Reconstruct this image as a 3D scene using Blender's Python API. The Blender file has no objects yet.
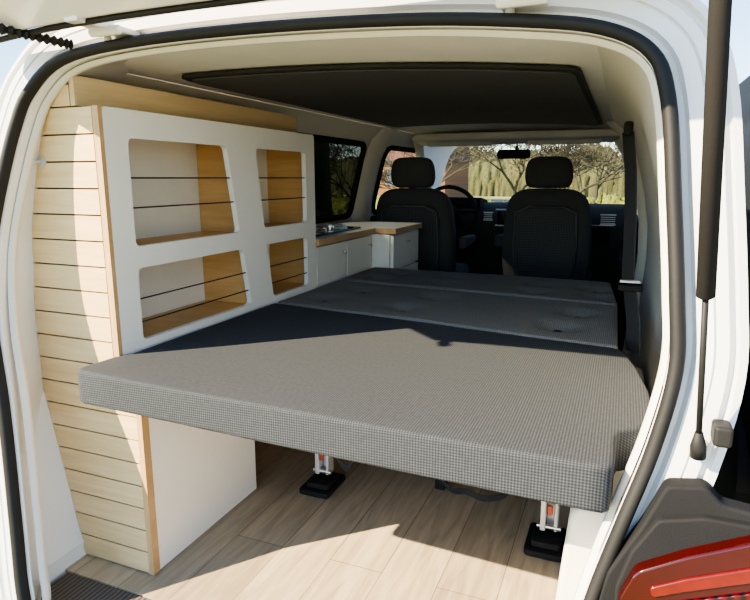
import bpy, bmesh, math, random
from mathutils import Vector, Matrix, noise
random.seed(4)
sc = bpy.context.scene
COL = sc.collection
try:
    sc.view_settings.view_transform = 'AgX'
    sc.view_settings.look = 'AgX - Medium High Contrast'
    sc.view_settings.exposure = 0.35
except Exception as e:
    print(e)

# ------------------------------------------------------------------ materials
def new_mat(name):
    m = bpy.data.materials.new(name); m.use_nodes = True
    nt = m.node_tree; b = nt.nodes['Principled BSDF']
    return m, nt, b

def plain(name, col, rough=0.5, metal=0.0, var=0.06, scale=8.0, bump=0.0, bscale=200.0, coat=0.0, spec=None):
    m, nt, b = new_mat(name)
    tc = nt.nodes.new('ShaderNodeTexCoord')
    n = nt.nodes.new('ShaderNodeTexNoise'); n.inputs['Scale'].default_value = scale; n.inputs['Detail'].default_value = 4
    nt.links.new(tc.outputs['Object'], n.inputs['Vector'])
    r = nt.nodes.new('ShaderNodeValToRGB')
    c = col
    r.color_ramp.elements[0].position = 0.3; r.color_ramp.elements[1].position = 0.7
    r.color_ramp.elements[0].color = (c[0]*(1-var), c[1]*(1-var), c[2]*(1-var), 1)
    r.color_ramp.elements[1].color = (min(1, c[0]*(1+var)), min(1, c[1]*(1+var)), min(1, c[2]*(1+var)), 1)
    nt.links.new(n.outputs['Fac'], r.inputs['Fac']); nt.links.new(r.outputs['Color'], b.inputs['Base Color'])
    b.inputs['Roughness'].default_value = rough; b.inputs['Metallic'].default_value = metal
    if spec is not None: b.inputs['Specular IOR Level'].default_value = spec
    if coat: b.inputs['Coat Weight'].default_value = coat
    if bump:
        n2 = nt.nodes.new('ShaderNodeTexNoise'); n2.inputs['Scale'].default_value = bscale
        nt.links.new(tc.outputs['Object'], n2.inputs['Vector'])
        bp = nt.nodes.new('ShaderNodeBump'); bp.inputs['Strength'].default_value = bump; bp.inputs['Distance'].default_value = 0.002
        nt.links.new(n2.outputs['Fac'], bp.inputs['Height']); nt.links.new(bp.outputs['Normal'], b.inputs['Normal'])
    return m

def wood(name, c1, c2, rough=0.5, stretch=(1, 12, 12), scale=3.0):
    m, nt, b = new_mat(name)
    tc = nt.nodes.new('ShaderNodeTexCoord'); mp = nt.nodes.new('ShaderNodeMapping')
    mp.inputs['Scale'].default_value = stretch
    nt.links.new(tc.outputs['Object'], mp.inputs['Vector'])
    n = nt.nodes.new('ShaderNodeTexNoise'); n.inputs['Scale'].default_value = scale; n.inputs['Detail'].default_value = 8
    n.inputs['Roughness'].default_value = 0.65; n.inputs['Distortion'].default_value = 0.6
    nt.links.new(mp.outputs['Vector'], n.inputs['Vector'])
    r = nt.nodes.new('ShaderNodeValToRGB')
    r.color_ramp.elements[0].position = 0.3; r.color_ramp.elements[1].position = 0.7
    r.color_ramp.elements[0].color = (*c1, 1); r.color_ramp.elements[1].color = (*c2, 1)
    nt.links.new(n.outputs['Fac'], r.inputs['Fac']); nt.links.new(r.outputs['Color'], b.inputs['Base Color'])
    b.inputs['Roughness'].default_value = rough
    return m

def floor_mat():
    m, nt, b = new_mat('vinyl_planks')
    tc = nt.nodes.new('ShaderNodeTexCoord'); mp = nt.nodes.new('ShaderNodeMapping')
    mp.inputs['Rotation'].default_value = (0, 0, math.radians(90))
    nt.links.new(tc.outputs['Object'], mp.inputs['Vector'])
    br = nt.nodes.new('ShaderNodeTexBrick')
    br.inputs['Scale'].default_value = 1.0
    br.inputs['Brick Width'].default_value = 0.95; br.inputs['Row Height'].default_value = 0.14
    br.inputs['Mortar Size'].default_value = 0.0012
    br.inputs['Color1'].default_value = (0.51, 0.415, 0.28, 1); br.inputs['Color2'].default_value = (0.40, 0.325, 0.22, 1)
    br.inputs['Mortar'].default_value = (0.18, 0.14, 0.09, 1); br.offset = 0.37
    nt.links.new(mp.outputs['Vector'], br.inputs['Vector'])
    mp2 = nt.nodes.new('ShaderNodeMapping'); mp2.inputs['Scale'].default_value = (14, 1.4, 1)
    nt.links.new(tc.outputs['Object'], mp2.inputs['Vector'])
    n = nt.nodes.new('ShaderNodeTexNoise'); n.inputs['Scale'].default_value = 3; n.inputs['Detail'].default_value = 7; n.inputs['Distortion'].default_value = 1.0
    nt.links.new(mp2.outputs['Vector'], n.inputs['Vector'])
    r = nt.nodes.new('ShaderNodeValToRGB'); r.color_ramp.elements[0].position = 0.3; r.color_ramp.elements[1].position = 0.68
    r.color_ramp.elements[0].color = (0.72, 0.70, 0.68, 1); r.color_ramp.elements[1].color = (1.12, 1.1, 1.07, 1)
    nt.links.new(n.outputs['Fac'], r.inputs['Fac'])
    mx = nt.nodes.new('ShaderNodeMix'); mx.data_type = 'RGBA'; mx.blend_type = 'MULTIPLY'; mx.inputs['Factor'].default_value = 1
    nt.links.new(br.outputs['Color'], mx.inputs['A']); nt.links.new(r.outputs['Color'], mx.inputs['B'])
    nt.links.new(mx.outputs['Result'], b.inputs['Base Color'])
    b.inputs['Roughness'].default_value = 0.45
    return m

def waffle(name, lo, hi, cell=0.009, bump=.3):
    m, nt, b = new_mat(name)
    tc = nt.nodes.new('ShaderNodeTexCoord')
    sp = nt.nodes.new('ShaderNodeSeparateXYZ'); nt.links.new(tc.outputs['Object'], sp.inputs['Vector'])
    def wave(sock):
        mu = nt.nodes.new('ShaderNodeMath'); mu.operation = 'MULTIPLY'; mu.inputs[1].default_value = 2*math.pi/cell
        nt.links.new(sock, mu.inputs[0])
        s = nt.nodes.new('ShaderNodeMath'); s.operation = 'SINE'; nt.links.new(mu.outputs[0], s.inputs[0])
        return s.outputs[0]
    ad1 = nt.nodes.new('ShaderNodeMath'); ad1.operation = 'ADD'
    nt.links.new(wave(sp.outputs['X']), ad1.inputs[0])
    ad0 = nt.nodes.new('ShaderNodeMath'); ad0.operation = 'ADD'
    nt.links.new(sp.outputs['Y'], ad0.inputs[0]); nt.links.new(sp.outputs['Z'], ad0.inputs[1])
    nt.links.new(wave(ad0.outputs[0]), ad1.inputs[1])
    mr = nt.nodes.new('ShaderNodeMapRange'); mr.inputs['From Min'].default_value = -1.0; mr.inputs['From Max'].default_value = 1.2
    nt.links.new(ad1.outputs[0], mr.inputs['Value'])
    n = nt.nodes.new('ShaderNodeTexNoise'); n.inputs['Scale'].default_value = 120; n.inputs['Detail'].default_value = 6
    nt.links.new(tc.outputs['Object'], n.inputs['Vector'])
    mn = nt.nodes.new('ShaderNodeMath'); mn.operation = 'MULTIPLY'; nt.links.new(mr.outputs['Result'], mn.inputs[0])
    mr2 = nt.nodes.new('ShaderNodeMapRange'); mr2.inputs['To Min'].default_value = 0.3; mr2.inputs['To Max'].default_value = 1.6
    nt.links.new(n.outputs['Fac'], mr2.inputs['Value']); nt.links.new(mr2.outputs['Result'], mn.inputs[1])
    r = nt.nodes.new('ShaderNodeValToRGB')
    r.color_ramp.elements[0].color = (*lo, 1); r.color_ramp.elements[1].color = (*hi, 1)
    nt.links.new(mn.outputs[0], r.inputs['Fac']); nt.links.new(r.outputs['Color'], b.inputs['Base Color'])
    bp = nt.nodes.new('ShaderNodeBump'); bp.inputs['Strength'].default_value = bump; bp.inputs['Distance'].default_value = 0.001
    nt.links.new(mn.outputs[0], bp.inputs['Height']); nt.links.new(bp.outputs['Normal'], b.inputs['Normal'])
    b.inputs['Roughness'].default_value = 0.92; b.inputs['Specular IOR Level'].default_value = 0.25
    return m

def ribbed(name, c1, c2, period, axis='X', rough=.7, bump=.5, coat=0):
    m, nt, b = new_mat(name)
    tc = nt.nodes.new('ShaderNodeTexCoord'); w_ = nt.nodes.new('ShaderNodeTexWave'); w_.bands_direction = axis
    w_.inputs['Scale'].default_value = 0.314/period
    nt.links.new(tc.outputs['Object'], w_.inputs['Vector'])
    r = nt.nodes.new('ShaderNodeValToRGB'); r.color_ramp.elements[0].color = (*c1, 1); r.color_ramp.elements[1].color = (*c2, 1)
    nt.links.new(w_.outputs['Fac'], r.inputs['Fac']); nt.links.new(r.outputs['Color'], b.inputs['Base Color'])
    if bump:
        bp = nt.nodes.new('ShaderNodeBump'); bp.inputs['Strength'].default_value = bump; bp.inputs['Distance'].default_value = .002
        nt.links.new(w_.outputs['Fac'], bp.inputs['Height']); nt.links.new(bp.outputs['Normal'], b.inputs['Normal'])
    b.inputs['Roughness'].default_value = rough
    if coat: b.inputs['Coat Weight'].default_value = coat
    return m

def glass(name, tint=(0.8, 0.85, 0.85), gloss=0.08):
    m, nt, b = new_mat(name)
    out = nt.nodes['Material Output']; nt.nodes.remove(b)
    t = nt.nodes.new('ShaderNodeBsdfTransparent'); t.inputs['Color'].default_value = (*tint, 1)
    g = nt.nodes.new('ShaderNodeBsdfGlossy'); g.inputs['Roughness'].default_value = 0.03
    mx = nt.nodes.new('ShaderNodeMixShader'); mx.inputs['Fac'].default_value = gloss
    nt.links.new(t.outputs[0], mx.inputs[1]); nt.links.new(g.outputs[0], mx.inputs[2]); nt.links.new(mx.outputs[0], out.inputs['Surface'])
    return m

M_paint = plain('white_car_paint', (0.78, 0.78, 0.78), 0.25, var=0.01, coat=0.5)
M_trim = plain('cream_trim_plastic', (0.70, 0.67, 0.61), 0.6, var=0.02)
M_headliner = plain('headliner_fabric', (0.76, 0.74, 0.69), 0.9, var=0.03, bump=0.2)
M_white = plain('white_laminate', (0.82, 0.80, 0.755), 0.45, var=0.015)
M_ply = wood('birch_plywood', (0.57, 0.33, 0.12), (0.72, 0.45, 0.19))
M_plyx = wood('birch_plywood_slats', (0.62, 0.43, 0.21), (0.76, 0.58, 0.33), stretch=(1.2, 14, 14))
M_pale = plain('pale_cream_back', (0.80, 0.78, 0.72), 0.6, var=0.03)
M_plyy = wood('birch_plywood_long', (0.56, 0.41, 0.22), (0.68, 0.52, 0.31), stretch=(14, 1.2, 14))
M_pedge = wood('plywood_edge', (0.42, 0.26, 0.12), (0.58, 0.38, 0.2), stretch=(20, 2, 2))
M_dark = plain('dark_gap', (0.085, 0.052, 0.028), 0.8)
M_rub = plain('black_rubber', (0.014, 0.014, 0.014), 0.6, var=0.15, bump=0.1, spec=.3)
M_mat = ribbed('ribbed_rubber_mat', (.05, .042, .034), (.15, .125, .10), .012)
M_blk = plain('black_plastic', (0.022, 0.021, 0.020), 0.85, var=0.1, bump=0.15, bscale=400, spec=.08)
M_dash = plain('dashboard_plastic', (0.050, 0.049, 0.047), 0.8, var=0.1, bump=0.15, bscale=400, spec=.12)
M_carpet = plain('cab_carpet', (0.035, 0.035, 0.035), 0.95, var=0.2, bump=0.4, spec=.1)
M_gry = plain('dark_grey_plastic', (0.014, 0.0145, 0.016), 0.75, var=0.1, bump=0.3, bscale=500, spec=.12)
M_metal = plain('brushed_steel', (0.55, 0.55, 0.55), 0.3, metal=1.0, var=0.05)
M_alu = plain('painted_silver_steel', (0.55, 0.55, 0.54), 0.4, metal=0.3, var=0.05)
M_red = plain('red_marker_plastic', (0.40, 0.06, 0.03), 0.4)
M_seat = waffle('seat_cloth', (0.055, 0.055, 0.058), (0.12, 0.12, 0.125), 0.008)
M_seat2 = plain('seat_bolster_cloth', (0.078, 0.079, 0.083), 0.9, bump=0.4, bscale=300, spec=.2)
M_seam = plain('seat_seam_piping', (0.15, 0.15, 0.155), 0.8)
M_matt = waffle('mattress_waffle_cloth', (0.021, 0.0235, 0.027), (0.062, 0.0690, 0.078), .0048, .4)
M_bench = waffle('bench_waffle_shade_lift', (0.11, 0.106, 0.100), (0.27, 0.260, 0.245), .0048, .4)  # same charcoal cloth as the mattress, colour lightened to offset shade on the bench
M_poptop = plain('dark_grey_roof_bed_board', (0.070, 0.070, 0.070), 0.85, bump=0.3)
M_rim = plain('roof_bed_edge', (0.03, 0.03, 0.032), 0.8)
M_floor = floor_mat()
M_glass = glass('clear_glass', (0.92, 0.95, 0.94), 0.03)
M_tint = glass('tinted_glass', (0.06, 0.068, 0.068), 0.05)
M_hob = plain('black_glass_hob', (0.01, 0.01, 0.012), 0.08)
M_belt = plain('seat_belt_webbing', (0.020, 0.020, 0.021), 0.7, bump=0.3)
M_lens = plain('red_tail_lens', (0.030, 0.0008, 0.0006), 0.10, var=.15, scale=30, coat=.3)
M_lens2 = ribbed('dark_red_lens', (0.006, 0.0003, 0.0003), (0.055, 0.0016, 0.001), .014, 'X', .15, .3, .3)
M_lens3 = plain('amber_red_lens', (0.10, 0.006, 0.003), 0.15, var=.2, scale=40, coat=.3)

# ------------------------------------------------------------------ mesh helpers
def place(o, parent):
    if parent is not None:
        o.parent = parent

def mk(name, verts, faces, mat, parent=None, smooth=False, bevel=0.0, seg=2, label=None, structure=False, mats=None, subsurf=0):
    vs = [Vector(v) for v in verts]
    lo = Vector((min(v[i] for v in vs) for i in range(3))); hi = Vector((max(v[i] for v in vs) for i in range(3)))
    c = (lo+hi)/2
    me = bpy.data.meshes.new(name)
    me.from_pydata([v-c for v in vs], [], faces)
    bm = bmesh.new(); bm.from_mesh(me); bmesh.ops.recalc_face_normals(bm, faces=bm.faces)
    bm.to_mesh(me); bm.free()
    for mm in (mats or [mat]): me.materials.append(mm)
    if smooth:
        for p in me.polygons: p.use_smooth = True
    o = bpy.data.objects.new(name, me); o.location = c; COL.objects.link(o)
    place(o, parent)
    if bevel:
        b = o.modifiers.new('bevel', 'BEVEL'); b.width = bevel; b.segments = seg; b.limit_method = 'ANGLE'; b.angle_limit = math.radians(35)
        if seg > 1:
            for p in me.polygons: p.use_smooth = True
            w = o.modifiers.new('wn', 'WEIGHTED_NORMAL'); w.keep_sharp = True
    if subsurf:
        s = o.modifiers.new('sub', 'SUBSURF'); s.levels = subsurf; s.render_levels = subsurf
        for p in me.polygons: p.use_smooth = True
    if label: o['label'] = label
    if structure: o['kind'] = 'structure'
    return o

def boxdata(lo, hi):
    x0, y0, z0 = lo; x1, y1, z1 = hi
    v = [(x0,y0,z0),(x1,y0,z0),(x1,y1,z0),(x0,y1,z0),(x0,y0,z1),(x1,y0,z1),(x1,y1,z1),(x0,y1,z1)]
    f = [(0,3,2,1),(4,5,6,7),(0,1,5,4),(1,2,6,5),(2,3,7,6),(3,0,4,7)]
    return v, f
def box(name, lo, hi, mat, parent=None, bevel=0.0, **k):
    v, f = boxdata(lo, hi); return mk(name, v, f, mat, parent, bevel=bevel, **k)
def join(parts):
    V = []; F = []
    for v, f in parts:
        o = len(V); V += list(v); F += [tuple(i+o for i in q) for q in f]
    return V, F
def tube(pts, r, n=10, closed=False):
    pts = [Vector(p) for p in pts]; V = []; F = []
    rr = r if isinstance(r, (list, tuple)) else [r]*len(pts)
    L = len(pts); up = None
    for i, p in enumerate(pts):
        a = pts[(i-1) % L] if (closed or i > 0) else p
        b = pts[(i+1) % L] if (closed or i < L-1) else p
        t = (b-a).normalized()
        if up is None:
            up = Vector((0, 0, 1)) if abs(t.z) < .9 else Vector((1, 0, 0))
        u = (up - t*up.dot(t)).normalized(); w = t.cross(u); up = u
        for k in range(n):
            an = 2*math.pi*k/n
            V.append(p + (u*math.cos(an)+w*math.sin(an))*rr[i])
    for i in range(L if closed else L-1):
        j = (i+1) % L
        for k in range(n):
            F.append((i*n+k, i*n+(k+1) % n, j*n+(k+1) % n, j*n+k))
    if not closed:
        F.append(tuple(range(n))[::-1]); F.append(tuple((L-1)*n+k for k in range(n)))
    return V, F
def prism(poly, d0, d1, f3):
    n = len(poly)
    V = [f3(a, b, d0) for a, b in poly]+[f3(a, b, d1) for a, b in poly]
    F = [tuple(range(n))[::-1], tuple(range(n, 2*n))]+[(i, (i+1) % n, n+(i+1) % n, n+i) for i in range(n)]
    return V, F
def rounded(poly, r, seg=5):
    out = []; n = len(poly)
    for i in range(n):
        p = Vector(poly[i]); a = (Vector(poly[i-1])-p); b = (Vector(poly[(i+1) % n])-p)
        rr = min(r, a.length*.45, b.length*.45)
        p0 = p+a.normalized()*rr; p1 = p+b.normalized()*rr
        for k in range(seg+1):
            s = k/seg; out.append(tuple((p0*(1-s)**2 + p*2*s*(1-s) + p1*s*s)))
    return out
def holed(outer, holes, th, f3):
    cu = bpy.data.curves.new('c', 'CURVE'); cu.dimensions = '2D'; cu.fill_mode = 'BOTH'; cu.extrude = th/2
    for pl in [outer]+holes:
        s = cu.splines.new('POLY'); s.points.add(len(pl)-1); s.use_cyclic_u = True
        for p, q in zip(s.points, pl): p.co = (q[0], q[1], 0, 1)
    o = bpy.data.objects.new('c', cu); COL.objects.link(o)
    dg = bpy.context.evaluated_depsgraph_get(); dg.update()
    me = bpy.data.meshes.new_from_object(o.evaluated_get(dg))
    V = [f3(v.co.x, v.co.y, v.co.z) for v in me.vertices]; F = [tuple(p.vertices) for p in me.polygons]
    bpy.data.objects.remove(o); bpy.data.curves.remove(cu); bpy.data.meshes.remove(me)
    return V, F
def catmull(pts, n=6, closed=True):
    P = [Vector(p) for p in pts]; L = len(P); out = []
    for i in range(L if closed else L-1):
        p0 = P[(i-1) % L] if closed or i > 0 else P[i]; p1 = P[i]; p2 = P[(i+1) % L]; p3 = P[(i+2) % L] if closed or i < L-2 else p2
        for k in range(n):
            t = k/n
            out.append(0.5*((2*p1)+(-p0+p2)*t+(2*p0-5*p1+4*p2-p3)*t*t+(-p0+3*p1-3*p2+p3)*t**3))
    if not closed: out.append(P[-1])
    return out
def empty(name, loc, label, cat, group=None):
    e = bpy.data.objects.new(name, None); e.location = loc; e.empty_display_size = 0.1; COL.objects.link(e)
    e['label'] = label; e['category'] = cat
    if group: e['group'] = group
    return e
def tag(o, label, cat, group=None):
    o['label'] = label; o['category'] = cat
    if group: o['group'] = group
    return o
def sweep_superellipse(spec, n=24, e=3.0):
    V = []; F = []
    for cx, cy, cz, hx, hy in spec:
        for k in range(n):
            a = 2*math.pi*k/n; c, s = math.cos(a), math.sin(a)
            V.append((cx+hx*math.copysign(abs(c)**(2/e), c), cy+hy*math.copysign(abs(s)**(2/e), s), cz))
    for i in range(len(spec)-1):
        for k in range(n): F.append((i*n+k, i*n+(k+1) % n, (i+1)*n+(k+1) % n, (i+1)*n+k))
    F.append(tuple(range(n))[::-1]); F.append(tuple((len(spec)-1)*n+k for k in range(n)))
    return V, F

# ------------------------------------------------------------------ camera
cam = bpy.data.cameras.new('camera'); cam.sensor_width = 36; cam.lens = 28.8; cam.clip_start = 0.02
co = bpy.data.objects.new('camera', cam); COL.objects.link(co)
co.location = (0, 0, 0.95); co.rotation_euler = (math.radians(90-11.5), 0, math.radians(22.2))
sc.camera = co

# ------------------------------------------------------------------ light
w = bpy.data.worlds.new('world'); sc.world = w; w.use_nodes = True
nt = w.node_tree; bg = nt.nodes['Background']
sky = nt.nodes.new('ShaderNodeTexSky'); sky.sky_type = 'NISHITA'; sky.sun_disc = False
sky.sun_elevation = math.radians(30); sky.sun_rotation = math.radians(225); sky.air_density = 1.0; sky.dust_density = 0.1; sky.ozone_density = 2.5
nt.links.new(sky.outputs[0], bg.inputs['Color']); bg.inputs['Strength'].default_value = 0.44
sl = bpy.data.lights.new('sun', 'SUN'); sl.energy = 20.0; sl.angle = math.radians(0.5); sl.color = (1.0, 0.82, 0.56)
so = bpy.data.objects.new('sun', sl); COL.objects.link(so); so.location = (-5, -5, 6)
so.rotation_euler = Vector((0.62, 0.57, -0.56)).to_track_quat('-Z', 'Y').to_euler()

# ------------------------------------------------------------------ van shell
CX = -0.62
def plane_y(z): return 0.7615+0.17*z
contour = [(-1.177,.02),(-1.21,.17),(-1.24,.32),(-1.27,.455),(-1.31,.60),(-1.327,.74),(-1.32,.84),(-1.294,.957),(-1.262,1.06),
 (-1.222,1.135),(-1.13,1.198),(-.946,1.220),(-.661,1.222),(-.365,1.210),(-.166,1.190),(-.045,1.168),(.024,1.128),(.052,1.06),(.070,.92),
 (.085,.78),(.0906,.683),(.07,.566),(.035,.443),(.004,.33),(-.03,.17),(-.055,.05),(-.10,-.02),(-.62,-.03),(-1.12,-.02)]
contour = [(a*.96, .95+.96*(b-.95) if b > 0 else b) for a, b in contour]
cont = catmull([(a, b) for a, b in contour], 5)
def off(k, d):
    L = len(cont); a = cont[(k-1) % L]; b = cont[(k+1) % L]
    t = (b-a).normalized(); nrm = Vector((-t.y, t.x))
    return cont[k]+nrm*d
def ring_loft(specs, flare=None):
    L = len(cont); V = []; F = []
    for si, (d, dy) in enumerate(specs):
        for k in range(L):
            e = 0
            if flare and si < len(flare):
                c = cont[k]
                if c.x < CX: e = flare[si]*max(0, min(1, (.75-c.y)/.45))
            p = off(k, d+e); V.append((p.x, plane_y(p.y)+dy, p.y))
    for i in range(len(specs)-1):
        for k in range(L): F.append((i*L+k, i*L+(k+1) % L, (i+1)*L+(k+1) % L, (i+1)*L+k))
    return V, F

van = empty('camper_van', (CX, 1.0, -0.6), 'white camper van with its rear tailgate open, parked outdoors', 'van')
V, F = ring_loft([(0.045, 0.25), (0.012, 0.13), (-0.006, 0.06), (-0.012, 0.012), (0.0, 0.0), (0.010, 0.018), (0.016, 0.018), (0.020, 0.002), (0.040, 0.000), (0.041, 0.004), (0.043, 0.004), (0.044, -0.001), (0.058, -0.001), (0.061, 0.010), (0.067, 0.010), (0.070, -0.002), (0.080, 0.0), (0.083, 0.02), (0.088, 0.30)], flare=[.13, .085, .04, .0])
bf = mk('body_frame', V, F, M_paint, van, smooth=True, label='white painted tailgate opening frame')
try: bf.data.set_sharp_from_angle(angle=math.radians(32))
except Exception as e: print(e)
V, F = ring_loft([(-0.012, 0.004), (-0.014, -0.012), (-0.005, -0.020), (0.004, -0.016), (0.007, 0.0), (0.004, 0.008)])
mk('weather_seal', V, F, M_rub, van, smooth=True, label='black rubber door seal')
V, F = ring_loft([(-0.012, 0.030), (-0.020, 0.034), (-0.020, 0.046), (-0.010, 0.05)])
mk('trim_lip', V, F, M_trim, van, smooth=True)

prof = [(0.0,.70),(.2,.715),(.45,.735),(.62,.738),(.75,.73),(.85,.712),(.95,.69),(1.05,.662),(1.12,.635),(1.165,.60),(1.19,.57),(1.205,.55)]
def wall(name, sgn, wins, ys):
    V = []; F = []; nz = len(prof)
    for y in ys:
        for z, h in prof: V.append((CX+sgn*h, y, z))
    for i in range(len(ys)-1):
        ym = (ys[i]+ys[i+1])/2
        for j in range(nz-1):
            zm = (prof[j][0]+prof[j+1][0])/2
            if any(a < ym < b and c < zm < d for a, b, c, d in wins): continue
            F.append((i*nz+j, (i+1)*nz+j, (i+1)*nz+j+1, i*nz+j+1))
    return mk(name, V, F, M_trim, None, smooth=True, structure=True)
def wallx(sgn, z):
    for (a, h), (b, g) in zip(prof, prof[1:]):
        if a <= z <= b: return CX+sgn*(h+(g-h)*(z-a)/(b-a))
ys = [1.02, 1.3, 1.7, 2.02, 2.32, 2.95, 3.15, 3.25, 3.9, 4.05, 4.6]
winsL = [(2.02, 2.95, .75, 1.12), (3.25, 3.9, .75, 1.12)]
winsR = [(3.25, 3.9, .75, 1.12)]
wl = wall('wall_left', -1, winsL, ys); wr = wall('wall_right', 1, winsR, ys)
wn = 1
for sgn, wins in ((-1, winsL), (1, winsR)):
    for a, b, c, d in wins:
        V = []; F = []; zs = [c+(d-c)*k/4 for k in range(5)]
        for z in zs:
            V += [(wallx(sgn, z)+sgn*.006, a, z), (wallx(sgn, z)+sgn*.006, b, z)]
        F = [(2*k, 2*k+1, 2*k+3, 2*k+2) for k in range(4)]
        g = mk('window_%d' % wn, V, F, M_tint if a < 3 else M_glass, None, structure=True)
        fr = [(wallx(sgn, z)-sgn*.002, y, z) for y, z in rounded([(a, c), (b, c), (b, d), (a, d)], .07)]
        V, F = tube(fr, .016 if sgn < 0 else .009, 8, closed=True)
        t = mk('trim_%d' % wn, V, F, M_blk, None, smooth=True, structure=True)
        wn += 1
def ceilz(x):
    u = (x-CX)/.55
    return 1.228-.022*u*u
V = []; F = []; xs = [CX-.55+k*.11 for k in range(11)]; yc = [1.02, 1.2, 1.45, 3.2, 3.55, 3.7]
for y in yc:
    for x in xs: V.append((x, y, ceilz(x)-(0.02 if y > 3.6 else 0)))
n = len(xs)
for i in range(len(yc)-1):
    for j in range(n-1): F.append((i*n+j, i*n+j+1, (i+1)*n+j+1, (i+1)*n+j))
mk('ceiling', V, F, M_headliner, None, smooth=True, structure=True)
V, F = [], []
for y in (1.12, 3.8):
    for k in range(13):
        u = -1+k/6; V.append((CX+u*.70, y, 1.31-.12*u**4))
for k in range(12): F.append((k, k+1, 13+k+1, 13+k))
mk('roof_skin', V, F, M_paint, van, smooth=True)

bo = empty('roof_bed', (CX, 2.1, 1.2), 'dark grey pop-top roof bed board set into the headliner', 'roof bed')
def board_mesh(x0, x1, y0, y1, r, drop, th, skew):
    V = []; F = []; nx = 16
    ysn = [y0, y0+.015, y0+.05, (y0+y1)/2, y1-.05, y1-.015, y1]; ins = [r*.8, r*.3, 0, 0, 0, r*.3, r*.8]
    for layer in (0, 1):
        for y, s in zip(ysn, ins):
            for k in range(nx+1):
                f = k/nx
                x = x0+s+(x1-x0-2*s)*f; V.append((x, y+skew*(f-.5), ceilz(x)-drop-layer*th))
    m = nx+1; R = len(ysn); o = m*R
    for i in range(R-1):
        for k in range(nx):
            F.append((i*m+k, i*m+k+1, (i+1)*m+k+1, (i+1)*m+k)); F.append((o+i*m+k, o+(i+1)*m+k, o+(i+1)*m+k+1, o+i*m+k+1))
        F.append((i*m, (i+1)*m, o+(i+1)*m, o+i*m)); F.append((i*m+nx, o+i*m+nx, o+(i+1)*m+nx, (i+1)*m+nx))
    for k in range(nx):
        F.append((k, o+k, o+k+1, k+1)); q = (R-1)*m; F.append((q+k, q+k+1, o+q+k+1, o+q+k))
    return V, F
V, F = board_mesh(-1.09, -.115, 1.43, 3.05, .03, .003, .010, .24); mk('rim', V, F, M_rim, bo, bevel=.004)
V, F = board_mesh(-1.075, -.13, 1.45, 3.03, .03, .0125, .006, .24); mk('board', V, F, M_poptop, bo, bevel=.003)

V, F = boxdata((-1.32, .935, -.03), (.08, 4.6, 0.0))
mk('floor', V, F, M_floor, None, structure=True)
box('threshold_mat', (-1.20, .77, -.03), (-.10, .934, -.002), M_mat, van, bevel=.004)
cabp = empty('cab_floor_mat', (CX, 3.7, .001), 'black carpet covering the cab floor under the seats', 'floor mat')
box('carpet', (-1.315, 2.92, .0005), (.075, 4.55, .006), M_carpet, cabp)
for sg in (-1, 1):
    V, F = join([boxdata((min(CX+sg*.66, CX+sg*.72), 3.2, .007), (max(CX+sg*.66, CX+sg*.72), 3.95, .735)), boxdata((min(CX+sg*.62, CX+sg*.67), 3.3, .48), (max(CX+sg*.62, CX+sg*.67), 3.75, .54))])
    mk('door_card', V, F, M_carpet, van, bevel=.01)
box('underbody', (-1.36, 1.0, -.32), (.12, 4.9, -.035), M_gry, van)
V, F = prism(rounded([(-.075, 0.0), (.075, 0.0), (.10, .38), (-.045, .38)], .03), 1.03, 1.95, lambda a, b, d: (a, d, b+.001))
mk('trim_5', V, F, M_trim, None, structure=True, bevel=.01)

# bumper, tail light
V, F = join([boxdata((-1.42, .60, -.36), (.18, .86, -.05))]); mk('bumper', V, F, M_gry, van, bevel=.04, seg=4)
surr = rounded([(.018, .41), (.056, .485), (.082, .548), (.130, .556), (.150, .535), (.20, .53), (.20, .0), (.0, .0), (-.005, .30)], .008)
V, F = prism(surr, .83, .800, lambda a, b, d: (a, d+.10*b-.03, b))
tl = mk('tail_light_surround', V, F, M_gry, van, bevel=.005, seg=3)
V, F = prism(rounded([(.046, .455), (.075, .505), (.13, .520), (.20, .520), (.20, .10), (.03, .10), (.03, .40)], .006), .81, .788, lambda a, b, d: (a, d+.10*b-.03, b))
mk('stepped_trim', V, F, M_gry, tl, bevel=.004, seg=3)
lens = rounded([(.034, .395), (.052, .440), (.11, .475), (.21, .525), (.22, .05), (.03, .05)], .010)
V, F = prism(lens, .81, .768, lambda a, b, d: (a, d+.10*b-.03, b))
tl2 = mk('tail_light', V, F, M_lens, van, bevel=.006, seg=3)
V, F = join([prism(rounded([(.070, .425), (.112, .448), (.20, .488), (.20, .468), (.112, .430), (.074, .412)], .005), .772, .764, lambda a, b, d: (a, d+.10*b-.03, b))])
mk('light_segment', V, F, M_lens3, tl2, bevel=.002)
V, F = join([prism(rounded([(.074, .400), (.112, .418), (.20, .455), (.205, .12), (.06, .12)], .008), .772, .764, lambda a, b, d: (a, d+.10*b-.03, b))])
mk('reflector', V, F, M_lens2, tl2, bevel=.002)
V, F = boxdata((.130, .825, .612), (.152, .86, .640)); mk('bump_stop', V, F, M_rub, van, bevel=.005, seg=3)

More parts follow.
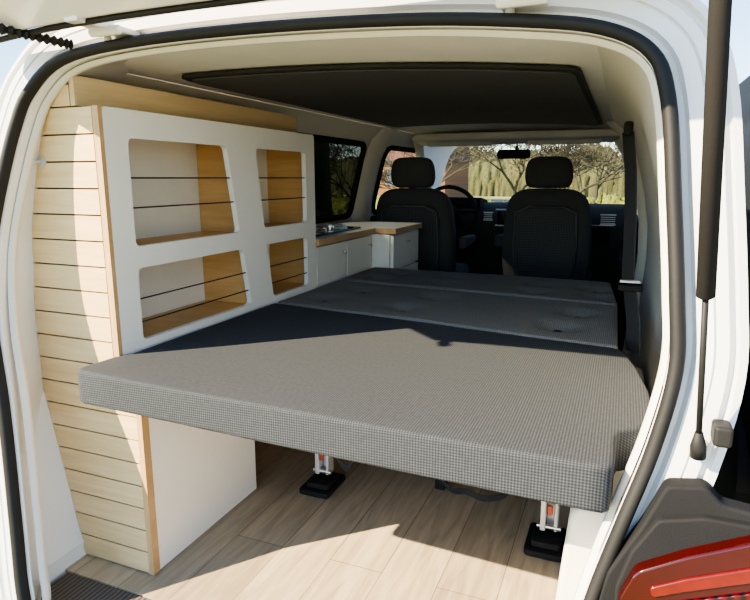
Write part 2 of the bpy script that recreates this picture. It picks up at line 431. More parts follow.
# gas strut
P0 = Vector((.116, .84, .60)); D = Vector((-.041, -.11, .525))
gs = empty('gas_strut', P0, 'x', 'x')
gs.parent = van
for k in ('label', 'category'): del gs[k]
def add_sub(name, V, F, mat, **k):
    o = mk(name, V, F, mat, None, **k); o.parent = gs; return o
V, F = tube([P0, P0+D*.42], .0038, 10); add_sub('piston_rod', V, F, M_rub, smooth=True)
V, F = tube([P0+D*.40, P0+D*.405, P0+D*2.1], [.007, .0105, .0105], 16); add_sub('cylinder', V, F, M_blk, smooth=True)
V, F = tube([P0-D*.02, P0+D*.01, P0+D*.05], [.010, .010, .005], 12); add_sub('end_fitting', V, F, M_rub, smooth=True)
V, F = tube([P0, P0+Vector((.012, .03, 0))], .006, 10); add_sub('ball_stud', V, F, M_metal, smooth=True)
hp = catmull([Vector((-1.04, .95, 1.21)), Vector((-1.06, .89, 1.214)), Vector((-1.085, .82, 1.220)), Vector((-1.15, .70, 1.245)), Vector((-1.2, .6, 1.30))], 22, closed=False)
V, F = tube(hp, [.008+.0025*math.sin(i*1.57) for i in range(len(hp))], 10); mk('cable_hose', V, F, M_rub, van, label='black corrugated wiring hose')

V = []; F = []
TP = [(.905, 1.245), (.86, 1.228), (.78, 1.262), (.62, 1.34), (.62, 1.38), (.78, 1.33), (.905, 1.29)]
for i, (y, z) in enumerate(TP):
    for k in range(13):
        u = -1+k/6; V.append((CX+u*.64, y, z-.025*abs(u)**3))
for i in range(7):
    j = (i+1) % 7
    for k in range(12): F.append((i*13+k, i*13+k+1, j*13+k+1, j*13+k))
F.append(tuple(i*13 for i in range(7))); F.append(tuple(i*13+12 for i in range(7)))
tgo = mk('tailgate', V, F, M_paint, van, bevel=.006, seg=3)
V, F = tube([(CX+u*.62, .875, 1.228-.025*abs(u)**3) for u in [-1+k/8 for k in range(17)]], .006, 8)
mk('rubber_strip', V, F, M_rub, tgo, smooth=True)
for x, z in ((-.93, 1.226), (-.155, 1.202)):
    V, F = join([boxdata((x-.035, .925, z-.008), (x+.035, .985, z+.004)), boxdata((x-.016, .85, z-.004), (x+.016, .94, z+.02)),
                 tube([(x-.036, .93, z-.004), (x+.036, .93, z-.004)], .009, 12)])
    h = mk('hinge', V, F, M_paint, tgo, bevel=.003)
    V, F = tube([(x-.02, .955, z-.008), (x-.02, .954, z-.016)], .007, 6); mk('bolt', V, F, M_alu, van)

# ------------------------------------------------------------------ storage cabinet
cab = empty('storage_cabinet', (-1.15, 1.45, 0), 'tall white and birch plywood cabinet with slatted end and open niches', 'cabinet')
FX = -1.04
f3 = lambda a, b, d: (FX-.008+d, a, b)
outer = rounded([(1.012, .50), (1.97, .50), (1.97, 1.10), (1.012, 1.10)], .012, 3)
holes = [rounded([(1.079,.793),(1.493,.793),(1.447,1.038),(1.079,1.038)], .016),
         rounded([(1.627,.796),(1.905,.796),(1.905,1.038),(1.592,1.038)], .016),
         rounded([(1.079,.568),(1.54,.568),(1.507,.742),(1.079,.742)], .016),
         rounded([(1.668,.568),(1.905,.568),(1.905,.742),(1.637,.742)], .016)]
V, F = holed(outer, holes, .016, f3); mk('face_frame', V, F, M_white, cab, bevel=.0015, seg=1, label='white laminate front with four niches')
box('frame_edge', (FX-.016, 1.0, .50), (FX, 1.0115, 1.10), M_pedge, cab)
parts = []; pitch = .0578
def leftx(z): return wallx(-1, min(z, 1.15))+.012+.018*min(1, z/.5) if z < 1.19 else -1.2
z = 0.004
while z < 1.09:
    z1 = min(z+pitch-.0038, 1.10)
    xr = -.99 if z1 < .50 else FX-.017
    parts.append(boxdata((leftx(z), .999, z), (xr, 1.011, z1))); z += pitch
V, F = join(parts); mk('slatted_panel', V, F, M_plyx, cab, label='light birch plywood slats with dark grooves')
parts = [boxdata((-1.302, 1.008, .002), (-.992, 1.02, .49)), boxdata((-1.26, 1.008, .49), (-1.058, 1.02, 1.099))]
V, F = join(parts); mk('backing_board', V, F, M_dark, cab)
V, F = join([boxdata((-1.006, 1.0205, .001), (-.99, 1.45, .46)), boxdata((-1.29, 1.435, .001), (-1.006, 1.45, .46))]); mk('lower_side_panel', V, F, M_white, cab, bevel=.001, seg=1)
box('panel_edge', (-1.003, .9985, .001), (-.988, 1.0204, .46), M_pedge, cab)
V, F = join([boxdata((-1.29, 1.0205, .47), (-1.06, 1.97, .485))]); mk('base_board', V, F, M_ply, cab)
box('back_board', (-1.245, 1.02, .49), (-1.23, 1.97, 1.095), M_pale, cab)
for z0, z1 in ((.752, .785), (.545, .562)):
    V, F = boxdata((-1.229, 1.021, z0), (FX-.017, 1.954, z1)); mk('shelf', V, F, M_ply, cab)
box('divider', (-1.229, 1.555, .563), (FX-.017, 1.572, .751), M_ply, cab)
box('divider', (-1.229, 1.555, .786), (FX-.017, 1.572, 1.08), M_ply, cab)
box('end_panel', (-1.26, 1.955, .0), (FX-.017, 1.97, 1.095), M_ply, cab)
box('top_board', (-1.25, 1.012, 1.081), (FX-.017, 1.954, 1.097), M_ply, cab)
for z, ya, yb, yc_, yd in ((.95, 1.079, 1.466, 1.604, 1.905), (.882, 1.079, 1.478, 1.614, 1.905), (.668, 1.079, 1.521, 1.65, 1.905), (.612, 1.079, 1.531, 1.66, 1.905)):
    for a, b in ((ya, yb), (yc_, yd)):
        V, F = tube([(FX-.006, a-.004, z), (FX-.006, b+.004, z)], .0018, 8); mk('elastic_cord', V, F, M_rub, cab, smooth=True)
fa = box('fascia_board', (-1.115, 1.0, 1.102), (-1.102, 1.96, 1.165), M_plyy, None, bevel=.001, seg=1)
tag(fa, 'birch plywood fascia board above the storage cabinet', 'board')
fb = box('filler_board', (-1.225, 1.0, 1.102), (-1.117, 1.012, 1.145), M_plyx, None)
tag(fb, 'small birch plywood filler board above slatted panel', 'board')
V, F = join([tube([(-1.215, .998, .985), (-1.215, .975, .985), (-1.215, .968, .998)], .004, 8), tube([(-1.215, .999, .985), (-1.215, .995, .985)], .012, 12)])
hk = mk('coat_hook', V, F, M_alu, cab)

# ------------------------------------------------------------------ kitchen cabinet
kit = empty('kitchen_cabinet', (-1.2, 2.25, 0), 'low white kitchen cabinet with birch edges beneath the worktop', 'cabinet')
box('body', (-1.30, 1.98, .001), (-1.062, 2.52, .70), M_ply, kit)
for a, b in ((1.985, 2.245), (2.255, 2.515)):
    d = box('door', (-1.060, a, .08), (-1.044, b, .695), M_white, kit, bevel=.001, seg=1)
    V, F = tube([(-1.045, b-.035, .655), (-1.035, b-.035, .655), (-1.028, b-.035, .655)], [.004, .004, .007], 12); mk('knob', V, F, M_alu, d, smooth=True)
dr = empty('drawer_cabinet', (-1.1, 2.7, 0), 'white drawer cabinet projecting into the aisle beside the seat', 'cabinet')
box('body', (-1.30, 2.53, .007), (-.962, 2.90, .70), M_white, dr, bevel=.001, seg=1)
for za, zb in ((.05, .36), (.37, .53), (.54, .695)):
    d = box('drawer', (-.960, 2.535, za), (-.944, 2.895, zb), M_white, dr, bevel=.001, seg=1)
    V, F = tube([(-.945, 2.715, zb-.04), (-.935, 2.715, zb-.04), (-.928, 2.715, zb-.04)], [.004, .004, .007], 12); mk('knob', V, F, M_alu, d, smooth=True)
wt = holed([(-1.31, 1.975), (-1.03, 1.975), (-1.03, 2.525), (-.93, 2.525), (-.93, 2.91), (-1.31, 2.91)], [], .024, lambda a, b, d: (a, b, d+.7155))
wto = mk('worktop', wt[0], wt[1], None, None, mats=[M_white, M_pedge])
for p in wto.data.polygons: p.material_index = 0 if abs(p.normal.z) > .5 else 1
tag(wto, 'white worktop with plywood edge over the kitchen cabinets', 'worktop')
hob = empty('hob', (-1.17, 2.3, .728), 'black glass gas hob with steel sink set in worktop', 'hob')
box('glass_plate', (-1.27, 2.05, .728), (-1.08, 2.48, .736), M_hob, hob, bevel=.003)
for y in (2.17, 2.36):
    c = [(-1.175+.055*math.cos(a*math.pi/10), y+.055*math.sin(a*math.pi/10), .748) for a in range(20)]
    parts = [tube(c, .003, 6, closed=True)]
    for k in range(4):
        a = k*math.pi/2+.7
        parts.append(tube([(-1.175+.02*math.cos(a), y+.02*math.sin(a), .748), (-1.175+.07*math.cos(a), y+.07*math.sin(a), .748), (-1.175+.07*math.cos(a), y+.07*math.sin(a), .736)], .003, 6))
    parts.append(tube([(-1.175, y, .736), (-1.175, y, .744)], .018, 14))
    V, F = join(parts); mk('burner', V, F, M_metal, hob)
V, F = tube(catmull([Vector((-1.25, 2.10, .736)), Vector((-1.25, 2.10, .765)), Vector((-1.22, 2.12, .78)), Vector((-1.18, 2.14, .775))], 6, closed=False), .006, 10)
mk('tap', V, F, M_metal, hob, smooth=True)

# ------------------------------------------------------------------ bed
def cushion(name, poly, z0, z1, mat, parent, tufts=(), bev=.02):
    me = bpy.data.meshes.new(name); bm = bmesh.new()
    vs = [bm.verts.new((x, y, z0)) for x, y in poly]
    f = bm.faces.new(vs)
    if f.normal.z < 0: f.normal_flip()
    r = bmesh.ops.extrude_face_region(bm, geom=[f])
    tv = [e for e in r['geom'] if isinstance(e, bmesh.types.BMVert)]
    for v in tv: v.co.z = z1
    bmesh.ops.recalc_face_normals(bm, faces=bm.faces)
    rim = [e for e in bm.edges if abs(e.verts[0].co.z-e.verts[1].co.z) < 1e-6]
    bmesh.ops.bevel(bm, geom=rim, offset=bev, segments=4, profile=.6, affect='EDGES')
    xs_ = [p[0] for p in poly]; ys_ = [p[1] for p in poly]
    step = .020 if tufts else .10
    x = min(xs_)+step
    while x < max(xs_)-.01:
        bmesh.ops.bisect_plane(bm, geom=bm.faces[:]+bm.edges[:]+bm.verts[:], plane_co=(x, 0, 0), plane_no=(1, 0, 0)); x += step
    y = min(ys_)+step
    while y < max(ys_)-.01:
        bmesh.ops.bisect_plane(bm, geom=bm.faces[:]+bm.edges[:]+bm.verts[:], plane_co=(0, y, 0), plane_no=(0, 1, 0)); y += step
    for v in bm.verts:
        if v.co.z > z1-.001:
            dz = .003*noise.noise(Vector((v.co.x*3, v.co.y*3, 0)))
            for tx, ty in tufts:
                d2 = (v.co.x-tx)**2+(v.co.y-ty)**2; dz -= .030*math.exp(-d2/.0016)
            v.co.z += dz
    bm.normal_update()
    bm.to_mesh(me); bm.free()
    me.materials.append(mat)
    for p in me.polygons: p.use_smooth = True
    o = bpy.data.objects.new(name, me); COL.objects.link(o)
    c = Vector((sum(xs_)/len(xs_), sum(ys_)/len(ys_), z0)); me.transform(Matrix.Translation(-c)); o.location = c
    place(o, parent)
    for tx, ty in tufts:
        V, F = tube([(tx, ty, z1-.028), (tx, ty, z1-.020), (tx, ty, z1-.016)], [.016, .016, .009], 12)
        mk('button', V, F, M_blk, parent, smooth=True)
    return o
mt = empty('mattress', (-.5, 1.25, .478), 'thick charcoal waffle-fabric mattress section at the tailgate', 'mattress')
poly = [(-1.030, .882), (-.50, .858), (-.02, .842), (.006, .843), (.015, .852), (.018, .90), (.018, .955), (.024, .985), (.050, 1.005), (.066, 1.035), (.074, 1.09), (.075, 1.16), (.072, 1.22), (.055, 1.35), (.034, 1.45), (.022, 1.49), (.005, 1.502), (-1.015, 1.645), (-1.026, 1.635), (-1.028, 1.02), (-1.045, .99), (-1.05, .90), (-1.045, .888)]
cushion('padding', poly, .478, .552, M_matt, mt, bev=.009)
bed = empty('bench_bed', (-.5, 1.9, 0), 'folded-flat bench seat bed with buttoned charcoal cushions on floor rails', 'bed')
cushion('cushion', [(-1.026, 1.664), (.012, 1.519), (.016, 1.53), (.010, 2.02), (-.50, 2.07), (-1.022, 2.13), (-1.03, 2.12), (-1.032, 1.68)], .478, .552, M_bench, bed, [(-.92, 1.80), (-.86, 1.99), (-.62, 1.75), (-.57, 1.95), (-.14, 1.68), (-.10, 1.87)], bev=.014)
cushion('cushion', [(-1.028, 2.148), (-.50, 2.088), (.010, 2.038), (-.02, 2.47), (-.50, 2.51), (-.935, 2.50), (-1.028, 2.50)], .478, .554, M_bench, bed, [(-.9, 2.25), (-.86, 2.40), (-.62, 2.22), (-.58, 2.38), (-.28, 2.18), (-.26, 2.34), (-.06, 2.16), (-.07, 2.30)], bev=.014)
box('support_board', (-.97, .93, .462), (-.04, 2.40, .4775), M_dark, bed)
box('seat_frame', (-.93, 1.90, .10), (-.12, 2.40, .46), M_blk, bed, bevel=.01)
def leg(x, y):
    pr = [boxdata((x-.022, y, .05), (x-.008, y+.05, .46)), boxdata((x+.012, y+.005, .05), (x+.022, y+.045, .46)), boxdata((x-.022, y+.02, .28), (x+.022, y+.05, .31)), boxdata((x-.008, y+.03, .05), (x+.012, y+.045, .35))]
    V, F = join(pr); l = mk('leg', V, F, M_alu, bed, bevel=.003)
    V, F = join([prism(rounded([(x-.055, y-.05), (x+.045, y-.05), (x+.045, y+.09), (x-.055, y+.09)], .015), .001, .018, lambda a, b, d: (a, b, d)),
                 prism(rounded([(x-.04, y-.03), (x+.035, y-.03), (x+.035, y+.06), (x-.04, y+.06)], .012), .018, .035, lambda a, b, d: (a, b, d))])
    f = mk('foot', V, F, M_blk, bed, bevel=.004)
    V, F = boxdata((x-.004, y-.004, .10), (x+.008, y+.006, .125)); mk('release_lever', V, F, M_red, bed, bevel=.002)
    V, F = tube([(x-.03, y+.01, .06), (x+.03, y+.01, .06)], .007, 12); mk('bolt', V, F, M_metal, bed)
leg(-.80, 1.52); leg(-.115, 1.47)
V, F = join([boxdata((-.475, 1.655, .001), (-.445, 1.70, .035)), boxdata((-.47, 1.64, .03), (-.445, 1.66, .085))]); mk('belt_buckle', V, F, M_blk, bed, bevel=.004)
def ribbon(pts, hh, name='strap'):
    sp = catmull([Vector(p) for p in pts], 6, closed=False); V = []; F = []
    for i, p in enumerate(sp):
        V += [p+Vector((0, 0, hh)), p-Vector((0, 0, hh)), p-Vector((0, .002, hh)), p+Vector((0, -.002, hh))]
    for i in range(len(sp)-1):
        for k in range(4): F.append((4*i+k, 4*i+(k+1) % 4, 4*i+4+(k+1) % 4, 4*i+4+k))
    mk(name, V, F, M_belt, bed)
ribbon([(-.77, 1.53, .17), (-.745, 1.53, .11), (-.72, 1.54, .08), (-.70, 1.55, .12), (-.67, 1.56, .16), (-.62, 1.58, .165), (-.56, 1.62, .13), (-.50, 1.65, .09), (-.46, 1.66, .05)], .012)
ribbon([(-.455, 1.64, .05), (-.41, 1.62, .03), (-.36, 1.60, .045), (-.31, 1.60, .035), (-.25, 1.62, .05), (-.20, 1.64, .12), (-.16, 1.66, .22), (-.13, 1.68, .36)], .009)
ribbon([(-.46, 1.66, .06), (-.43, 1.67, .10), (-.38, 1.68, .09), (-.33, 1.70, .03), (-.28, 1.72, .016), (-.22, 1.74, .016)], .009)

sb = empty('seat_belt', (.05, 1.62, .6), 'black seat belt with buckle hanging at the side trim', 'seat belt')
def strip(pts, wv):
    V = []; F = []; wv = Vector(wv)
    for p in pts:
        p = Vector(p); n_ = Vector((.0015, 0, 0)); V += [p-wv+n_, p+wv+n_, p+wv-n_, p-wv-n_]
    for i in range(len(pts)-1):
        for k in range(4): F.append((4*i+k, 4*i+(k+1) % 4, 4*i+4+(k+1) % 4, 4*i+4+k))
    F.append((0, 1, 2, 3)); m = 4*(len(pts)-1); F.append((m+3, m+2, m+1, m)); return V, F
V, F = strip([(-.001, 1.72, 1.065), (.012, 1.69, .97), (.021, 1.66, .85), (.026, 1.62, .69)], (.013, -.018, 0)); mk('webbing', V, F, M_belt, sb)
V, F = strip([(.030, 1.62, .69), (.046, 1.60, .60), (.052, 1.59, .52)], (.015, -.02, 0)); mk('lower_webbing', V, F, M_belt, sb)
V, F = boxdata((.004, 1.585, .675), (.060, 1.630, .690)); mk('tongue', V, F, M_blk, sb, bevel=.003)
V, F = boxdata((.008, 1.583, .697), (.054, 1.60, .702)); mk('stop_button', V, F, M_alu, sb)
V, F = boxdata((-.012, 1.69, 1.055), (.010, 1.76, 1.09)); mk('anchor', V, F, M_blk, sb, bevel=.006)

# ------------------------------------------------------------------ front seats
def car_seat(x, y, lab):
    s = empty('car_seat', (x, y, 0), lab, 'car seat', 'front seats')
    box('pedestal', (x-.19, y+.0, .007), (x+.19, y+.38, .28), M_blk, s, bevel=.02)
    V, F = sweep_superellipse([(x, y+.2, .28, .20, .22), (x, y+.2, .30, .235, .25), (x, y+.2, .38, .24, .26), (x, y+.2, .42, .225, .24), (x, y+.2, .43, .17, .2)], 28, 4)
    mk('seat_cushion', V, F, M_seat, s, smooth=True)
    prof_ = [(.34, .20, .055), (.36, .22, .07), (.45, .238, .08), (.60, .240, .08), (.72, .232, .075), (.81, .218, .065), (.86, .195, .055), (.89, .14, .045), (.895, .08, .03)]
    V, F = sweep_superellipse([(x, y-.02-.10*(z-.34), z, hx, hy) for z, hx, hy in prof_], 32, 3.4)
    mk('backrest', V, F, M_seat2, s, smooth=True, subsurf=1)
    prof2 = [(.38, .14, .03), (.42, .165, .035), (.60, .175, .035), (.76, .17, .03), (.81, .14, .02)]
    V, F = sweep_superellipse([(x, y-.085-.10*(z-.34), z, hx, hy) for z, hx, hy in prof2], 28, 4)
    mk('back_panel', V, F, M_seat, s, smooth=True, subsurf=1)
    pp = [(x-.155, .42), (x-.165, .60), (x-.155, .77), (x-.09, .80), (x+.09, .80), (x+.155, .77), (x+.165, .60), (x+.155, .42)]
    V, F = tube([(a, y-.116-.10*(b-.34), b) for a, b in pp], .003, 6); mk('seam', V, F, M_seam, s, smooth=True)
    V, F = sweep_superellipse([(x, y-.085, .895, .085, .02), (x, y-.085, .905, .115, .042), (x, y-.09, .95, .128, .05), (x, y-.093, 1.02, .120, .048), (x, y-.095, 1.052, .102, .038), (x, y-.095, 1.062, .065, .02)], 28, 3.6)
    mk('headrest', V, F, M_seat2, s, smooth=True, subsurf=1)
    for dx in (-.055, .055):
        V, F = tube([(x+dx, y-.075, .84), (x+dx, y-.085, .93)], .006, 8); mk('headrest_post', V, F, M_metal, s, smooth=True)
    sg = 1 if x < -.8 else -1
    V, F = prism(rounded([(y-.02, .56), (y+.24, .58), (y+.24, .62), (y-.02, .63)], .02), x+sg*.245, x+sg*.29, lambda a, b, d: (d, a, b))
    mk('armrest', V, F, M_seat2, s, bevel=.012, seg=3)
car_seat(-1.08, 3.29, 'black cloth front seat with headrest behind the steering wheel')
car_seat(-.375, 3.46, 'black cloth front passenger seat with headrest')

# ------------------------------------------------------------------ dashboard, wheel, windscreen
dprof = [(3.95, .30), (3.91, .62), (3.94, .70), (4.00, .765), (4.10, .79), (4.35, .78), (4.60, .77), (4.60, .1), (4.0, .1)]
V, F = prism(dprof, -1.32, .06, lambda a, b, d: (d, a, b))
dash = mk('dashboard', V, F, M_dash, van, bevel=.015, seg=3)
def dchild(name, V, F, mat, **k):
    o = mk(name, V, F, mat, None, **k); o.parent = dash; return o
wx = -1.02
ring = [(wx+.165*math.cos(a*math.pi/16), 3.80-.07*math.sin(a*math.pi/16), .745+.15*math.sin(a*math.pi/16)) for a in range(32)]
V, F = join([tube(ring, .013, 10, closed=True), tube([ring[0], (wx, 3.82, .735), ring[16]], .014, 8), tube([ring[24], (wx, 3.82, .735)], .016, 8), tube([(wx, 3.79, .735), (wx, 3.95, .695)], [.05, .03], 14)])
dchild('steering_wheel', V, F, M_dash, smooth=True)
V, F = prism(rounded([(3.96, .76), (3.98, .825), (4.2, .80), (4.25, .76)], .02), wx-.15, wx+.15, lambda a, b, d: (d, a, b)); dchild('instrument_cowl', V, F, M_blk, bevel=.01)
V, F = boxdata((-.74, 3.895, .655), (-.52, 3.915, .745)); dchild('screen', V, F, M_hob, bevel=.005)
V, F = join([boxdata((-.755, 3.90, .645), (-.505, 3.918, .655)), boxdata((-.755, 3.90, .745), (-.505, 3.918, .755))]); dchild('screen_frame', V, F, M_alu, bevel=.003)
for lo, hi in (((-.49, 3.89, .68), (-.42, 3.905, .735)), ((-.83, 3.89, .68), (-.77, 3.905, .735)), ((-.12, 3.89, .67), (-.03, 3.905, .735))):
    V, F = join([boxdata(lo, (hi[0], hi[1], lo[2]+.006)), boxdata((lo[0], lo[1], hi[2]-.006), hi)]+[boxdata((lo[0]+.004, lo[1]-.002, lo[2]+.010+k*.012), (hi[0]-.004, lo[1]+.01, lo[2]+.014+k*.012)) for k in range(4)])
    dchild('air_vent', V, F, M_alu)
V, F = boxdata((-.40, 3.900, .54), (-.06, 3.915, .65)); dchild('glove_box', V, F, M_blk, bevel=.003)
V, F = boxdata((-.50, 3.918, .664), (-.04, 3.922, .668)); dchild('trim_line', V, F, M_alu)
V, F = boxdata((-.72, 3.86, .15), (-.50, 3.99, .63)); dchild('centre_console', V, F, M_blk, bevel=.02)
V, F = tube([(-.62, 3.88, .63), (-.62, 3.84, .70), (-.62, 3.83, .72)], [.012, .012, .02], 10); dchild('gear_lever', V, F, M_blk, smooth=True)
V = []; F = []
for i, (y, z, h) in enumerate([(3.70, 1.185, .56), (4.12, .99, .66), (4.52, .78, .70)]):
    for k in range(9):
        u = -1+k/4; V.append((CX+u*h, y-.08*u*u, z))
for i in range(2):
    for k in range(8): F.append((i*9+k, i*9+k+1, (i+1)*9+k+1, (i+1)*9+k))
mk('window_4', V, F, M_glass, None, smooth=True, structure=True)
for sg in (-1, 1):
    V, F = tube([(CX+sg*.57, 3.60, 1.19), (CX+sg*.67, 4.03, .99), (CX+sg*.71, 4.44, .79)], [.035, .03, .03], 10); mk('windscreen_pillar', V, F, M_trim, van, smooth=True)
hd = [(3.52, 1.235), (3.52, 1.195), (3.66, 1.172), (3.74, 1.182), (3.74, 1.24)]
V, F = prism(hd, -1.20, -.04, lambda a, b, d: (d, a, b-.03*((d-CX)/.6)**2)); mk('header_trim', V, F, M_headliner, van, bevel=.01)
for x in (-.93, -.33):
    V, F = prism(rounded([(x-.2, 1.135), (x+.2, 1.135), (x+.2, 1.185), (x-.2, 1.185)], .02), 3.56, 3.575, lambda a, b, d: (a, d+(1.185-b)*.8, b)); mk('sun_visor', V, F, M_headliner, van, bevel=.005)
V, F = join([prism(rounded([(-.74, 1.065), (-.54, 1.065), (-.54, 1.12), (-.74, 1.12)], .02), 3.80, 3.82, lambda a, b, d: (a, d, b)), tube([(-.63, 3.82, 1.10), (-.63, 3.86, 1.14)], .01, 8)])
mk('rear_view_mirror', V, F, M_blk, van, bevel=.004)
for sg in (-1, 1):
    V = []; F = []
    for z in (.0, .3, .6, .75, .9, 1.05, 1.15, 1.2):
        xx = wallx(sg, z)
        V += [(xx, 2.98, z), (xx-sg*.035, 3.0, z), (xx-sg*.035, 3.12, z), (xx, 3.2, z)]
    for i in range(7):
        for k in range(3): F.append((4*i+k, 4*i+k+1, 4*i+5+k, 4*i+4+k))
    mk('trim_%d' % (6+(sg > 0)), V, F, M_trim, None, smooth=True, structure=True)
V, F = boxdata((-1.36, 4.62, -.3), (.12, 5.0, .72)); mk('bonnet', V, F, M_paint, van, bevel=.06, seg=4)

# ------------------------------------------------------------------ outside
def ground_mat():
    m, nt, b = new_mat('gravel_and_grass')
    tc = nt.nodes.new('ShaderNodeTexCoord')
    n = nt.nodes.new('ShaderNodeTexNoise'); n.inputs['Scale'].default_value = .25; n.inputs['Detail'].default_value = 8
    nt.links.new(tc.outputs['Object'], n.inputs['Vector'])
    r = nt.nodes.new('ShaderNodeValToRGB'); r.color_ramp.elements[0].position = .44; r.color_ramp.elements[1].position = .56
    r.color_ramp.elements[0].color = (.32, .28, .22, 1); r.color_ramp.elements[1].color = (.14, .17, .04, 1)
    nt.links.new(n.outputs['Fac'], r.inputs['Fac']); nt.links.new(r.outputs['Color'], b.inputs['Base Color']); b.inputs['Roughness'].default_value = .95
    return m
V, F = boxdata((-60, -40, -.65), (60, 80, -.6)); g = mk('ground', V, F, ground_mat(), None, structure=True)
M_bark = plain('bark', (.040, .038, .022), .9, var=.3)
def tree_mesh(seed):
    rnd = random.Random(seed); parts = []
    def grow(p, d, L, r, depth):
        q = p+d*L; mid = (p+q)/2+Vector((rnd.uniform(-1, 1), rnd.uniform(-1, 1), 0))*L*.06
        parts.append(tube([p, mid, q], [r, r*.85, r*.68], 3 if depth > 4 else 6))
        if depth >= 7: return
        for k in range(3):
            a = rnd.uniform(0, 6.28); s = rnd.uniform(.4, 1.0)
            nd = (d+Vector((math.cos(a), math.sin(a), 0.0))*s).normalized()
            grow(q if k else mid.lerp(q, .5), nd, L*rnd.uniform(.64, .86), max(r*.58, .007), depth+1)
    grow(Vector((0, 0, 0)), Vector((0, 0, 1)), 1.0, .09, 0)
    V, F = join(parts); me = bpy.data.meshes.new('bare_tree'); me.from_pydata([tuple(v) for v in V], [], F); me.materials.append(M_bark); return me
tms = [tree_mesh(3), tree_mesh(8)]
TL = [(-9.2, 13.5, .9), (-4.6, 14.3, .9), (-1.3, 11.5, .8), (-3.6, 22, 1.1), (2.4, 19, 1.0), (-15, 14.5, 1.0), (-14.0, 7.0, 1.1), (-23, 12, 1.3), (-9.0, 7.0, .8), (-9.5, 21, 1.0), (4.2, 27, 1.3), (-1.2, 31, 1.3), (-16.5, 24, 1.2), (9.5, 22, 1.1), (-18.5, 7.5, 1.1), (5.6, 13.0, 1.1), (-7.5, 5.0, .75)]
for i, (x, y, s) in enumerate(TL):
    o = bpy.data.objects.new('bare_tree', tms[i % 2]); o.location = (x, y, -.6); o.rotation_euler = (0, 0, i*1.7); o.scale = (s, s, s); COL.objects.link(o)
    tag(o, 'leafless winter tree with many thin branches', 'tree', 'bare trees around the car park')
def brick(name, c1, c2):
    m, nt, b = new_mat(name)
    tc = nt.nodes.new('ShaderNodeTexCoord'); br = nt.nodes.new('ShaderNodeTexBrick'); br.inputs['Scale'].default_value = 4
    br.inputs['Color1'].default_value = (*c1, 1); br.inputs['Color2'].default_value = (*c2, 1); br.inputs['Mortar'].default_value = (.12, .09, .06, 1)
    mp = nt.nodes.new('ShaderNodeMapping'); mp.inputs['Rotation'].default_value = (math.radians(90), 0, 0)
    nt.links.new(tc.outputs['Object'], mp.inputs['Vector']); nt.links.new(mp.outputs['Vector'], br.inputs['Vector']); nt.links.new(br.outputs['Color'], b.inputs['Base Color']); b.inputs['Roughness'].default_value = .9
    return m
M_brick = brick('orange_brick', (.20, .085, .025), (.15, .06, .018)); M_roof = plain('red_roof_tiles', (.08, .03, .018), .8, var=.2)
M_pane = plain('window_glass_dark', (.06, .07, .08), .3)
for hx, hy, mb, lb in ((-12.3, 36, M_brick, 'orange brick house with red tiled roof beyond the trees'),):
    hs = empty('house', (hx, hy, -.6), lb, 'house')
    box('brick_wall', (hx-2.2, hy, -.6), (hx+2.2, hy+6, 2.0), mb, hs)
    V, F = prism([(hy-.4, 2.0), (hy+6.4, 2.0), (hy+3, 4.6)], hx-2.4, hx+2.4, lambda a, b, d: (d, a, b)); mk('roof', V, F, M_roof, hs)
    for k in (-1.2, 1.2):
        box('window_pane', (hx+k-.45, hy-.03, .4), (hx+k+.45, hy, 1.5), M_pane, hs, bevel=.02)
M_hedge = plain('hedge_leaves', (.11, .125, .022), .9, var=.6, scale=20, bump=1.0, bscale=40)
M_hedge2 = plain('brown_shrub_twigs', (.060, .062, .022), .9, var=.6, scale=12, bump=1.0, bscale=40)
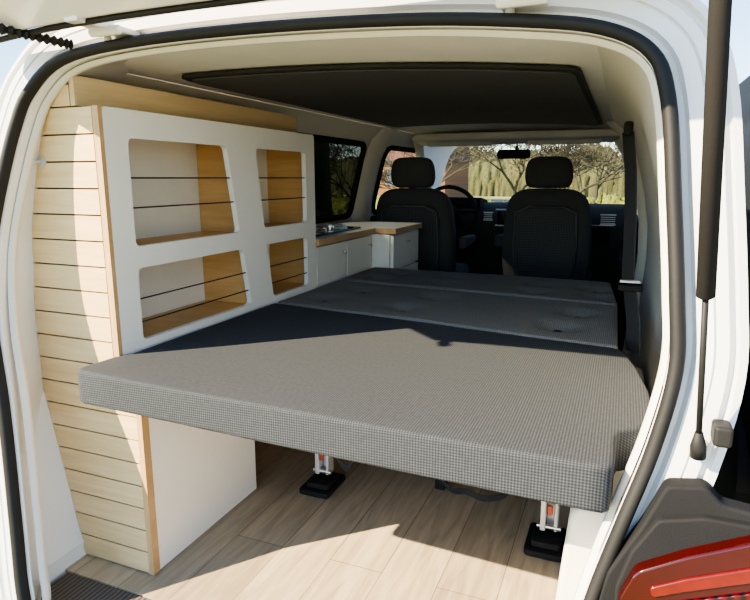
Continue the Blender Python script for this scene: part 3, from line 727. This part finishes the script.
def hedge(loc, L, H, W, mat, lab, seg, rot=0):
    me = bpy.data.meshes.new('hedge'); bm = bmesh.new()
    bmesh.ops.create_grid(bm, x_segments=seg, y_segments=20, size=1)
    for v in bm.verts:
        u, t = v.co.x, v.co.y; an = (t+1)/2*math.pi
        v.co = Vector((u*L, -W*math.cos(an), H*max(0, math.sin(an))**.6)); q = v.co+Vector(loc)
        v.co += Vector((0, noise.noise(q*3.2)*.4*min(1, W)+noise.noise(q*11)*.12*min(1, W), (noise.noise(q*.6)*.35*H+noise.noise(q*3+Vector((5, 0, 0)))*.3+noise.noise(q*12)*.16)*max(0, math.sin(an))))
    bm.to_mesh(me); bm.free(); me.materials.append(mat)
    for p in me.polygons: p.use_smooth = True
    o = bpy.data.objects.new('hedge', me); o.location = loc; o.rotation_euler = (0, 0, rot); COL.objects.link(o); tag(o, lab, 'hedge'); o['kind'] = 'stuff'
hedge((-4, 17.3, -.65), 13, 1.0, .7, M_hedge, 'clipped yellow-green hedge along the car park', 500)
hedge((-6, 54, -.65), 30, 3.6, 2.5, M_hedge2, 'tall brown-green winter shrubs behind the house', 500)
hedge((-2.15, 3.0, -.65), .75, 2.9, .35, M_hedge, 'added tall hedge blocking sun from the cab side window', 80, math.radians(90))  # added sun blocker, keeps direct sun off the dashboard
nv = empty('parked_van', (1.3, 4.6, -.6), 'black van parked alongside', 'van')
bp_ = [(.56, -.25), (.50, .1), (.49, .45), (.50, .75), (.52, 1.25), (.56, 1.5), (1.9, 1.5), (2.1, 1.2), (2.2, .4), (2.15, -.25)]
M_bpaint = plain('black_car_paint', (.010, .011, .013), .6, var=.05, spec=.08)
M_bglass = plain('dark_side_glass', (.016, .019, .024), .6, var=.05, spec=.08)
V, F = prism(bp_, 1.9, 6.6, lambda a, b, d: (a, d, b)); mk('body', V, F, M_bpaint, nv, bevel=.05, seg=3)
for y in (2.9, 5.7):
    V, F = tube([(.505, y, -.28), (.75, y, -.28)], .32, 28); mk('wheel', V, F, M_rub, nv)
V, F = prism(rounded([(2.2, .80), (6.0, .80), (6.0, 1.2), (2.2, 1.2)], .08), 0, .012, lambda a, b, d: (.500+(b-.75)*.04-d, a, b)); mk('side_window', V, F, M_bglass, nv)

bpy.context.view_layer.update()
for o in list(bpy.data.objects):
    p = o.parent
    if p is not None and p.parent is None:
        o.matrix_parent_inverse = p.matrix_world.inverted()
bpy.context.view_layer.update()
for o in list(bpy.data.objects):
    p = o.parent
    if p is not None and p.parent is not None:
        o.matrix_parent_inverse = p.matrix_world.inverted()
bpy.context.view_layer.update()
